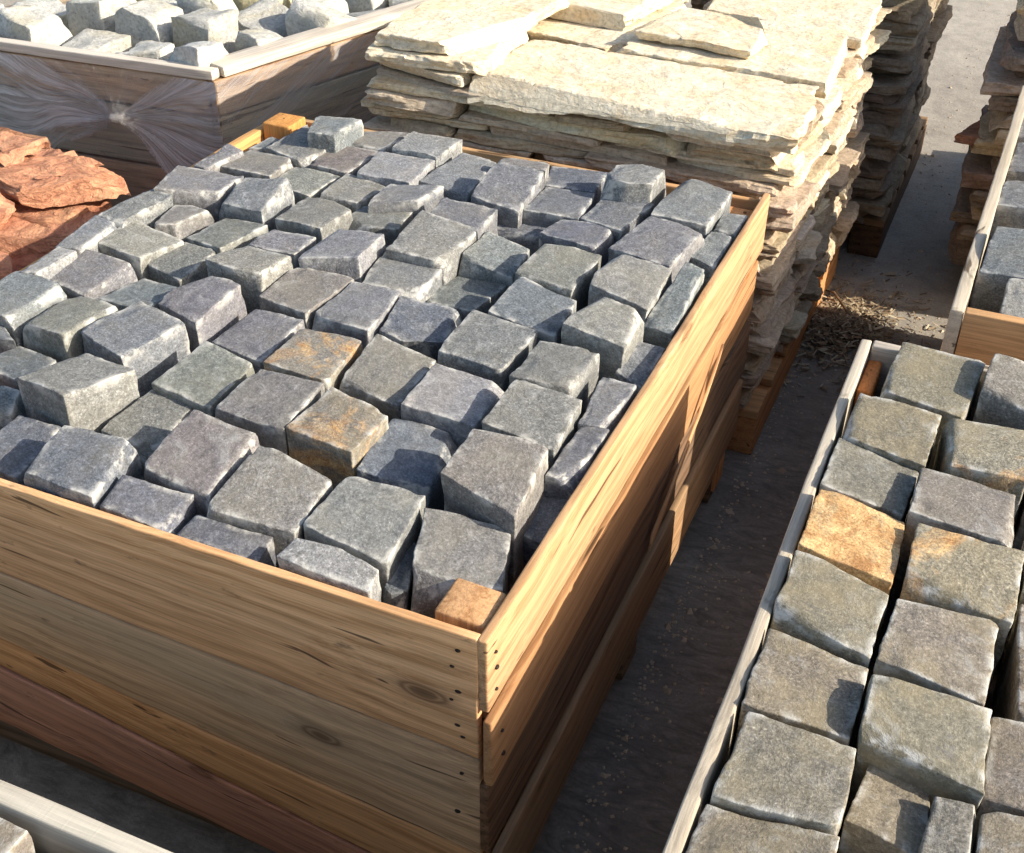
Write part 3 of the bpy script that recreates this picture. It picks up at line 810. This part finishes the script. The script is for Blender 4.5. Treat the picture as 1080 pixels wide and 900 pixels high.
def slab(name, quad, z0, z1, m, tint, seed, label, cat, group, n=(20, 16, 6), amp=.010, tilt=(0, 0), famp=.003, strata=2.5, nscale=11, fscale=60, cuts=3, cutd=(.006, .03), ledge=.0085, ledgeamp=.010, smooth=False, topk=.18):
    """quad: xy corners -x-y, +x-y, +x+y, -x+y"""
    cx = sum(q[0] for q in quad) / 4; cy = sum(q[1] for q in quad) / 4
    def zz(q, z): return z + (q[0] - cx) * tilt[0] + (q[1] - cy) * tilt[1]
    c8 = [(q[0], q[1], zz(q, z0)) for q in quad] + [(q[0], q[1], zz(q, z1)) for q in quad]
    v, f, at = hexa(c8, n, min(.003, (z1 - z0) * .2), namp=amp, nscale=nscale, famp=famp, fscale=fscale, strata=strata, seed=seed,
                    chips=.05, topk=topk, cuts=cuts, cutd=cutd, ledge=ledge, ledgeamp=ledgeamp)
    o = link(name, v, f, m, None, attrs=at, tint=tint, smooth=smooth)
    return tag(o, label, cat, group)

def stack(x0, x1, y0, y1, zb, zt, where, group, mats, fsplit, rsplit, depth, tmin, tmax, jit=.02, seed=1, shade=(.85, 1.1)):
    r = random.Random(seed)
    z = zb; layers = []
    while z < zt - tmin * .6:
        t = min(r.uniform(tmin, tmax), zt - z)
        layers.append((z, z + t)); z += t
    n = len(layers)
    for li, (a, b) in enumerate(layers):
        num = ordinal(n - li)
        # front row
        cuts = [0] + sorted(min(.93, max(.07, (i + 1) / fsplit + r.uniform(-.14, .14))) for i in range(fsplit - 1)) + [1]
        nms = {1: ["front"], 2: ["front left", "front right"], 3: ["front left", "front middle", "front right"],
               4: ["front far left", "front left middle", "front right middle", "front right"]}[fsplit]
        pieces = []
        for i in range(fsplit):
            xa = x0 + (x1 - x0) * cuts[i] + (.004 if i else r.uniform(-jit, jit))
            xb = x0 + (x1 - x0) * cuts[i + 1] - (.004 if i < fsplit - 1 else r.uniform(-jit * .9, jit * 1.1))
            ya = y0 + abs(r.uniform(-jit * .2, jit * .9)); yb = y0 + depth
            pieces.append((nms[i], [(xa, ya + r.uniform(-.008, .008)), (xb, ya + r.uniform(-.008, .008)), (xb, yb), (xa, yb)]))
        rc_ = [0] + sorted((i + 1) / rsplit + r.uniform(-.1, .1) for i in range(rsplit - 1)) + [1]
        rn = {0: [], 1: ["side rear"], 2: ["side middle", "side rear"], 3: ["side near", "side middle", "side rear"], 4: ["side near", "side second", "side third", "side rear"]}[rsplit]
        for i in range(rsplit):
            ya = y0 + depth + .006 + (y1 - y0 - depth) * rc_[i]; yb = y0 + depth + (y1 - y0 - depth) * rc_[i + 1] - .003
            xb = x1 + r.uniform(-jit, jit); xa = x1 - .38
            pieces.append((rn[i], [(xa, ya), (xb + r.uniform(-.012, .012), ya), (xb + r.uniform(-.012, .012), yb), (xa, yb)]))
        for pn, quad in pieces:
            dz = (b - a) * r.uniform(.02, .16)
            m, tone = r.choice(mats)
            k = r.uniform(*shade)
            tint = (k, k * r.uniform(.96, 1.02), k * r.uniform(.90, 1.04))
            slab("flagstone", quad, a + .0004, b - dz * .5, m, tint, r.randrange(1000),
                 f"{tone} slab, {num} layer from top, {pn} piece, {where}", "flagstone", group,
                 n=(34 if pn.startswith('front') else 16, 16 if pn.startswith('front') else 24, 7), amp=.007)
    return layers

pallet(-1.20, -.335, 1.99, 2.86, "wooden pallet under the tall cream flagstone stack", tint=(1, .8, .62), edge=True)
MTS = [(R_TAN, "tan"), (R_TAN, "tan"), (R_TAN, "tan"), (R_CREAM, "cream")]
stack(-1.20, -.335, 1.965, 2.88, .111, .674, "the central stack", "flagstones in the central stack", MTS, 3, 4, .26, .013, .025, jit=.022, seed=5, shade=(.85, 1.12))
# top course of the central stack: large pale slabs
tops = [([(-.965, 1.955), (-.325, 1.925), (-.345, 2.20), (-.99, 2.25)], .676, .706, R_CREAM, "thick broad cream slab with reddish front edge on top of the central stack", (0, .0)),
        ([(-1.215, 1.985), (-.975, 1.98), (-1.0, 2.32), (-1.23, 2.34)], .678, .702, R_CREAM, "cream slab on the top left corner of the central stack", (0, 0)),
        ([(-1.21, 2.35), (-.78, 2.27), (-.72, 2.66), (-1.22, 2.68)], .677, .699, R_CREAM, "pale slab behind the corner slab on top of the central stack", (0, 0)),
        ([(-.755, 2.235), (-.330, 2.21), (-.325, 2.52), (-.72, 2.60)], .677, .712, R_CREAM, "thick pale slab, right of centre on top of the central stack", (0, 0)),
        ([(-.70, 2.61), (-.33, 2.54), (-.34, 2.87), (-.74, 2.88)], .677, .700, R_CREAM, "pale slab at the right rear corner on top of the central stack", (0, 0)),
        ([(-1.22, 2.69), (-.76, 2.69), (-.76, 2.88), (-1.22, 2.88)], .677, .70, R_CREAM, "pale slab at the left rear corner on top of the central stack", (0, 0)),
        ([(-.74, 2.30), (-.50, 2.27), (-.46, 2.45), (-.70, 2.50)], .7155, .733, R_CREAM, "small loose slab lying across the top of the central stack", (0, 0))]
tops += [([(-1.185, 1.985), (-.93, 1.995), (-.95, 2.33), (-1.20, 2.36)], .7045, .727, R_CREAM, "second slab from the top at the left front corner of the central stack", (0, 0)),
         ([(-1.17, 2.00), (-.95, 2.01), (-.93, 2.40), (-1.18, 2.42)], .729, .756, R_CREAM, "highest slab at the left front corner of the central stack", (0, 0)),
         ([(-1.19, 2.44), (-.80, 2.34), (-.76, 2.62), (-1.20, 2.66)], .7045, .735, R_CREAM, "tall pale slab behind the highest corner slab of the central stack", (0, 0))]
for i, (q, a, b, m, lb, tl) in enumerate(tops):
    slab("flagstone", q, a, b, m, (1.12, 1.10, 1.04), 900 + i, lb, "flagstone", "flagstones in the central stack", n=(60, 44, 8), amp=.010, topk=.3)

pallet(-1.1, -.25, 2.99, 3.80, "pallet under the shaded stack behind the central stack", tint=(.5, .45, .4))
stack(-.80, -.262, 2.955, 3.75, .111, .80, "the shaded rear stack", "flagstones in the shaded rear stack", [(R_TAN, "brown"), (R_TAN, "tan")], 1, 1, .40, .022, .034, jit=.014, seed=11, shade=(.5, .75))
pallet(-.01, .9, 2.85, 3.85, "pallet under the ragged slab stack by the right edge", tint=(.9, .8, .7))
stack(-.055, .62, 2.80, 3.84, .111, .80, "the ragged right stack", "slabs in the ragged right stack", [(R_BROWN, "brown"), (R_TAN, "greyish tan"), (R_BROWN, "grey-brown")], 1, 1, .50, .028, .045, jit=.035, seed=4, shade=(.8, 1.15))
slab("flagstone", [(-.125, 2.83), (.2, 2.80), (.2, 3.05), (-.07, 2.98)], .405, .425, R_BROWN, (1.3, .8, .6), 77, "rust-brown slab jutting left from the ragged right stack", "flagstone", "slabs in the ragged right stack")

# ------------------------------------------------------------------ red stone pile
RG = "rough red stones in the pile on the left"
def redrock(quad, z0, z1, lb, seed, tilt=(0, 0), tint=(1, 1, 1), amp=.020, n=(56, 44, 16)):
    slab("red_stone", quad, z0, z1, R_RED, tint, seed, lb, "stone", RG, n=n, amp=amp, tilt=tilt, famp=.007, strata=1.8, nscale=10, fscale=42, cuts=9, cutd=(.008, .04), ledge=.013, ledgeamp=.022, topk=.6)
pallet(-2.2, -1.38, 1.15, 1.98, "low pallet under the rough red stones", tint=(.8, .6, .5))
lay = [(.111, .20), (.202, .29), (.292, .37), (.372, .44)]
for i, (a, b) in enumerate(lay):
    redrock([(-1.80, 1.16), (-1.40, 1.15), (-1.385, 1.52), (-1.79, 1.55)], a, b - .005, f"dark red slab, {ordinal(4 - i)} layer under the rough pile, near piece", 30 + i, amp=.02)
    redrock([(-1.82, 1.56), (-1.50, 1.53), (-1.54, 1.66), (-1.80, 1.70)], a, b - .005, f"dark red slab, {ordinal(4 - i)} layer under the rough pile, rear piece", 40 + i, amp=.02)
redrock([(-1.74, 1.22), (-1.385, 1.20), (-1.415, 1.50), (-1.74, 1.54)], .445, .480, "flat deep red slab beside the cobble crate, under the orange boulders", 51, tint=(.72, .55, .52))
redrock([(-1.74, 1.38), (-1.48, 1.35), (-1.47, 1.56), (-1.72, 1.60)], .476, .515, "wedge-shaped red stone under the large orange boulder", 52, tint=(.95, .85, .8))
redrock([(-1.88, 1.45), (-1.54, 1.42), (-1.475, 1.585), (-1.86, 1.64)], .506, .530, "jagged orange slab directly under the topmost slab of the red pile", 53, tint=(1.0, .92, .85))
redrock([(-1.90, 1.48), (-1.56, 1.46), (-1.455, 1.60), (-1.84, 1.67)], .532, .572, "broad orange slab with a pointed lit tip, topmost of the red pile", 57, tint=(1.25, 1.2, 1.1), tilt=(.04, 0))
redrock([(-1.86, 1.53), (-1.70, 1.50), (-1.68, 1.64), (-1.84, 1.67)], .570, .590, "small flat pinkish slab lying on the topmost orange slab", 58, tint=(1.1, 1.1, 1.05))
redrock([(-1.80, 1.26), (-1.61, 1.23), (-1.63, 1.46), (-1.84, 1.48)], .50, .545, "tilted orange stone leaning at the left edge of the red pile", 54, tilt=(-.1, .25), tint=(1.1, 1.05, 1))
redrock([(-1.68, 1.17), (-1.47, 1.14), (-1.45, 1.30), (-1.66, 1.33)], .483, .53, "rounded rust-red stone lowest at the left edge near the crate", 55, tint=(.9, .75, .7))
redrock([(-2.15, 1.45), (-1.90, 1.45), (-1.90, 1.80), (-2.15, 1.80)], .44, .505, "pinkish stone at the far left edge behind the orange boulder", 56, tint=(1.1, 1.1, 1.1))
for i, (a, b) in enumerate(((.111, .27), (.272, .435))):
    redrock([(-2.15, 1.2), (-1.84, 1.2), (-1.84, 1.9), (-2.15, 1.9)], a, b, f"thick red block, {ordinal(2 - i)} from the top on the pallet's left side", 60 + i, amp=.02)

# ------------------------------------------------------------------ film-wrapped crate
NLx, NLy, NRx, NRy, FRx, FRy, FLx, FLy = -2.50, 2.005, -1.612, 2.056, -1.29, 3.06, -2.20, 3.20
wcr = empty("wooden_crate", (-1.9, 2.6, 0), "crate of brown boards wrapped in clear film, full of pale stones, upper left", "crate")
def wside(p, q, inn, tints, rows):
    p = Vector((*p, 0)); q = Vector((*q, 0)); i3 = Vector((*inn, 0))
    for i, (z0, z1) in enumerate(rows):
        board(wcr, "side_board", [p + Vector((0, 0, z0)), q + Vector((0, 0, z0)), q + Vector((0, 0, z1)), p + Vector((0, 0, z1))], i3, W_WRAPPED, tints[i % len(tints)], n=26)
rowsW = ((.50, .58), (.36, .494), (.22, .352), (.09, .212))
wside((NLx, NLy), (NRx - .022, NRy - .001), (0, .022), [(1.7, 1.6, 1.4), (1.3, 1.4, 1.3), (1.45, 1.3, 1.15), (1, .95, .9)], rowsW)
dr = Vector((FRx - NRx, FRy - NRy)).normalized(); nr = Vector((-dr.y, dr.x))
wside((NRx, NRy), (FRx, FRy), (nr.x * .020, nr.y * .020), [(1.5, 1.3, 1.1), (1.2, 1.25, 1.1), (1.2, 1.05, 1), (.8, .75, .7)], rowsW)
wside((FLx, FLy), (FRx - .03, FRy + .004), (0, -.02), [(1, 1, 1)], rowsW)
wside((NLx, NLy), (FLx, FLy), (.02, -.005), [(1, 1, 1)], rowsW)
# wide cap boards on the rim
def cap(p, q, inn, z0=.582, z1=.604):
    p = Vector((*p, 0)); q = Vector((*q, 0)); i3 = Vector((*inn, 0))
    board(wcr, "cap_board", [p + Vector((0, 0, z0)), q + Vector((0, 0, z0)), q + Vector((0, 0, z1)), p + Vector((0, 0, z1))], i3, W_GREY, (1.4, 1.36, 1.3), n=24)
cap((NLx, NLy - .006), (NRx + .004, NRy - .006), (0, .028))
s_ = Vector((NRx, NRy)) + dr * .026
cap((s_.x + .006, s_.y), (FRx, FRy), (nr.x * .065, nr.y * .065))
post(wcr, NRx - .085, NRx - .03, NRy + .03, NRy + .085, .0, .58, W_DARK)
board(wcr, "deck", [(-2.44, 2.03, .42), (-1.62, 2.085, .42), (-1.62, 2.085, .44), (-2.44, 2.03, .44)], (.24, .98, 0), W_DARK, (.6, .6, .6), n=10, warp=0)
n = 0
for j in range(6):
    for i in range(5):
        n += 1
        y = 2.135 + j * .165
        x = -2.34 + i * .162 + j * .050 + rnd.uniform(-.01, .01)
        a, b = rnd.uniform(.060, .078), rnd.uniform(.058, .072)
        z = rnd.uniform(.585, .635)
        an = rnd.uniform(-.35, .35)
        q = []
        for sx_, sy_ in ((-1, -1), (1, -1), (1, 1), (-1, 1)):
            ex, ey = sx_ * a * rnd.uniform(.8, 1.02), sy_ * b * rnd.uniform(.8, 1.02)
            q.append((x + ex * math.cos(an) - ey * math.sin(an), y + ex * math.sin(an) + ey * math.cos(an)))
        k = rnd.uniform(.7, 1.1)
        yel = rnd.random() < .2
        o = slab("building_stone", q, .441, z, R_PALE, (k * 1.1, k, k * .7) if yel else (k, k, k), 300 + n,
                 f"{'yellowish' if yel else 'pale grey'} building stone in the wrapped crate, {ordinal(j + 1)} row, {ordinal(i + 1)} from left",
                 "stone", "pale stones in the wrapped crate", n=(14, 14, 12), amp=.016, famp=.004, strata=1.0, cuts=6, cutd=(.006, .02), ledge=0, smooth=True, topk=.5,
                 tilt=(rnd.uniform(-.25, .25), rnd.uniform(-.2, .2)), nscale=12)

# stretch film
def film():
    m, nt, b = mat("stretch_film"); k = NT(nt)
    den = k.n("ShaderNodeAttribute", attribute_name='dens').outputs['Fac']
    w = k.attr()
    n1 = k.noise(k.mapping(w, (26, 1.5, 1)), 1.0, 5, .7)
    fac = k.math('MULTIPLY', k.ramp(n1, [(.36, .30), (.66, 1.0)]), den)
    fac = k.math('MINIMUM', fac, .85)
    tr = k.n("ShaderNodeBsdfTransparent")
    b.inputs['Base Color'].default_value = (.66, .64, .63, 1)
    b.inputs['Roughness'].default_value = .28
    b.inputs['Specular IOR Level'].default_value = .7
    k.l(k.bump(n1, .8, .006), b.inputs['Normal'])
    mx = k.n("ShaderNodeMixShader")
    k.l(fac, mx.inputs[0]); k.l(tr.outputs[0], mx.inputs[1]); k.l(b.outputs[0], mx.inputs[2])
    k.l(mx.outputs[0], nt.nodes['Material Output'].inputs['Surface'])
    verts = []; faces = []; wc = []; dens = []
    kx, kz = -1.865, .473
    def addsheet(P, Nn, U0, nu, nv, fdens, side=False):
        base = len(verts)
        for j in range(nv + 1):
            for i in range(nu + 1):
                s, t = i / nu, j / nv
                p = P(s, t)
                u, v_ = U0(s, t)
                th, r_ = math.atan2(v_, u), math.hypot(u, v_)
                rid = mn.noise(Vector((th * 9, r_ * 1.5, 3.3))) + .5 * mn.noise(Vector((th * 23, r_ * 2, 1.3)))
                h = .009 + .006 * rid + .018 * math.exp(-(r_ / .04) ** 2)
                verts.append(p + Nn * h)
                wc.append(((th + .18 * mn.noise(Vector((r_ * 6, th * 1.3, 4.4)))) * 1.1, r_ * 3.2, 0) if not side else ((t * .5 - s * .55) * 2.2, s * 1.2, 0))
                dens.append(max(0.0, min(1.0, fdens(th, r_, s, t))))
        for j in range(nv):
            for i in range(nu):
                a = base + j * (nu + 1) + i
                faces.append((a, a + 1, a + nu + 2, a + nu + 1))
    def g(th, c, wd_):
        d = math.atan2(math.sin(th - c), math.cos(th - c))
        return math.exp(-(d / wd_) ** 2)
    def dfront(th, r_, s, t):
        th = th + .16 * mn.noise(Vector((r_ * 7, th * 1.5, 8.1))) + .05 * mn.noise(Vector((r_ * 30, th * 5, 2.1)))
        d = .50 + .32 * mn.noise(Vector((th * 6, r_ * 3, 0)))
        d += 1.5 * g(th, math.radians(158), .085) + 1.0 * g(th, math.radians(24), .17) + 1.5 * g(th, math.radians(-40), .16)
        d += .9 * g(th, math.radians(-168), .10) + .6 * g(th, math.radians(178), .12) + .45 * g(th, math.radians(-15), .30)
        d += 1.0 * math.exp(-(r_ / .035) ** 2)
        dd = math.degrees(th)
        if -150 < dd < -50: d *= .25
        if 35 < dd < 145: d *= .4
        return d
    W = NRx - NLx + .01
    addsheet(lambda s, t: Vector((NLx + W * s, NLy + (NRy - NLy) * s, .08 + .50 * t)), Vector((0, -1, 0)),
             lambda s, t: (NLx + W * s - kx, .08 + .50 * t - kz), 150, 70, dfront)
    L = (Vector((FRx, FRy)) - Vector((NRx, NRy))).length
    n2 = Vector((dr.y, -dr.x, 0))
    def dside(th, r_, s, t):
        return .36 + .25 * mn.noise(Vector((t * 8 - s * 6, s * 1.5, 0))) + .25 * max(0, mn.noise(Vector((t * 22 - s * 14, s * 2, 5))))
    addsheet(lambda s, t: Vector((NRx + dr.x * L * s, NRy + dr.y * L * s, .08 + .50 * t)), n2,
             lambda s, t: (s * L + .3, (.5 * t + .35 - s * .45)), 130, 60, dside, True)
    # bunched knot
    base = len(verts)
    K = 18; Lk = 10
    for j in range(Lk + 1):
        ph = math.pi * j / Lk
        for i in range(K):
            th = 2 * math.pi * i / K
            r_ = .010 * math.sin(ph) * (1 + .5 * mn.noise(Vector((math.cos(th) * 2, math.sin(th) * 2, ph * 2))))
            verts.append(Vector((kx + r_ * math.cos(th) * 1.8, NLy + .036 - .022 - .020 * math.cos(ph), kz + r_ * math.sin(th))))
            wc.append((th * 3, ph, 0)); dens.append(.5)
    for j in range(Lk):
        for i in range(K):
            faces.append((base + j * K + i, base + j * K + (i + 1) % K, base + (j + 1) * K + (i + 1) % K, base + (j + 1) * K + i))
    o = link("plastic_wrap", verts, faces, m, None, attrs={'wc': ('FLOAT_VECTOR', wc), 'dens': ('FLOAT', dens)})
    tag(o, "clear stretch film pulled round the upper left crate, knotted in streaks", "film")
film()

# ------------------------------------------------------------------ litter on the yard floor
def litter():
    m, nt, b = mat("dry_litter"); k = NT(nt)
    w = k.attr()
    n1 = k.noise(w, 3.0, 2, .5)
    c = k.ramp(n1, [(.38, (.11, .07, .04)), (.50, (.28, .20, .115)), (.66, (.60, .52, .36))])
    k.l(c, b.inputs['Base Color']); b.inputs['Roughness'].default_value = .9
    V = []; F = []; WC = []
    r = random.Random(3)
    for i in range(5200):
        a = r.uniform(0, 2 * math.pi); q = min(3.2, abs(r.gauss(0, .55)) ** 1.3 * 1.1)
        x = -.272 + math.cos(a) * q * .15; y = 2.58 + math.sin(a) * q * .19
        h = .030 * math.exp(-q * q * 1.4) * r.random()
        l = r.uniform(.004, .026) * (1.5 if r.random() < .05 else 1); wd_ = r.uniform(.001, .005) * (2.6 if r.random() < .08 else 1); an = r.uniform(0, math.pi); ti = r.uniform(-.6, .6)
        dx, dy = math.cos(an), math.sin(an)
        b0 = len(V)
        for s, t in ((-1, -1), (1, -1), (1, 1), (-1, 1)):
            V.append((x + dx * l * s / 2 - dy * wd_ * t / 2, y + dy * l * s / 2 + dx * wd_ * t / 2, .003 + h + max(0, ti * l * s / 2) + (.001 if t > 0 else 0)))
            WC.append((i * .37, i * .11, 0))
        F.append((b0, b0 + 1, b0 + 2, b0 + 3))
    o = link("litter", V, F, m, None, attrs={'wc': ('FLOAT_VECTOR', WC)}, smooth=False)
    tag(o, "heap of dry straw, leaves and chips on the concrete by the pallet", "litter")
    o['kind'] = 'stuff'
litter()

def twig(pts, r0, label, seed):
    V = []; F = []; K = 7
    for i, p in enumerate(pts):
        p = Vector(p)
        d = (Vector(pts[min(i + 1, len(pts) - 1)]) - Vector(pts[max(i - 1, 0)])).normalized()
        u = d.orthogonal().normalized(); v_ = d.cross(u)
        rr = r0 * (1 - .6 * i / len(pts))
        for k_ in range(K):
            a = 2 * math.pi * k_ / K
            V.append(p + (u * math.cos(a) + v_ * math.sin(a)) * rr)
    for i in range(len(pts) - 1):
        for k_ in range(K):
            F.append((i * K + k_, i * K + (k_ + 1) % K, (i + 1) * K + (k_ + 1) % K, (i + 1) * K + k_))
    F.append(tuple(range(K))[::-1]); F.append(tuple(range(len(V) - K, len(V))))
    o = link("twig", V, F, W_DARK, None, attrs={'wc': ('FLOAT_VECTOR', [tuple(v) for v in V])}, tint=(.5, .45, .4))
    tag(o, label, "twig")
twig([(-.36, 2.74, .012), (-.31, 2.70, .03), (-.27, 2.63, .03), (-.24, 2.55, .02), (-.20, 2.50, .012)], .004, "long bent dark twig lying across the litter heap", 1)
twig([(-.24, 2.68, .008), (-.21, 2.63, .018), (-.18, 2.60, .008)], .0035, "short dark twig on the right of the litter heap", 2)

def chips():
    """crumbs of stone and bark along the crate feet: nobody could count them"""
    V = []; F = []; WC = []
    r = random.Random(9)
    for i in range(2600):
        t = r.random()
        if t < .45: x = r.choice((-.345 + abs(r.gauss(0, .03)), -.13 - abs(r.gauss(0, .03)))); y = r.uniform(.3, 2.5)
        elif t < .7: x = r.uniform(-.35, -.02); y = r.uniform(.3, 3.8)
        elif t < .85: x = r.uniform(-1.3, -.4); y = .74 - abs(r.gauss(0, .10))
        else: x = r.uniform(-.26, .0); y = r.uniform(2.6, 6.5)
        sz_ = r.uniform(.0012, .0045) * (2.2 if r.random() < .05 else 1)
        b0 = len(V)
        a0 = r.uniform(0, 6.28)
        for k_ in range(4):
            a = a0 + k_ * 1.57 + r.uniform(-.3, .3)
            V.append((x + math.cos(a) * sz_ * r.uniform(.7, 1.3), y + math.sin(a) * sz_ * r.uniform(.7, 1.3), .0005))
            WC.append((i * .37, i * .11, 0))
        V.append((x, y, sz_ * r.uniform(.5, 1.1))); WC.append((i * .37, i * .11, 0))
        for k_ in range(4): F.append((b0 + k_, b0 + (k_ + 1) % 4, b0 + 4))
    o = link("stone_chips", V, F, R_TAN, None, attrs={'wc': ('FLOAT_VECTOR', WC)}, smooth=False)
    tag(o, "small stone chips and crumbs scattered on the concrete along the crate feet", "stone chips")
    o['kind'] = 'stuff'
chips()
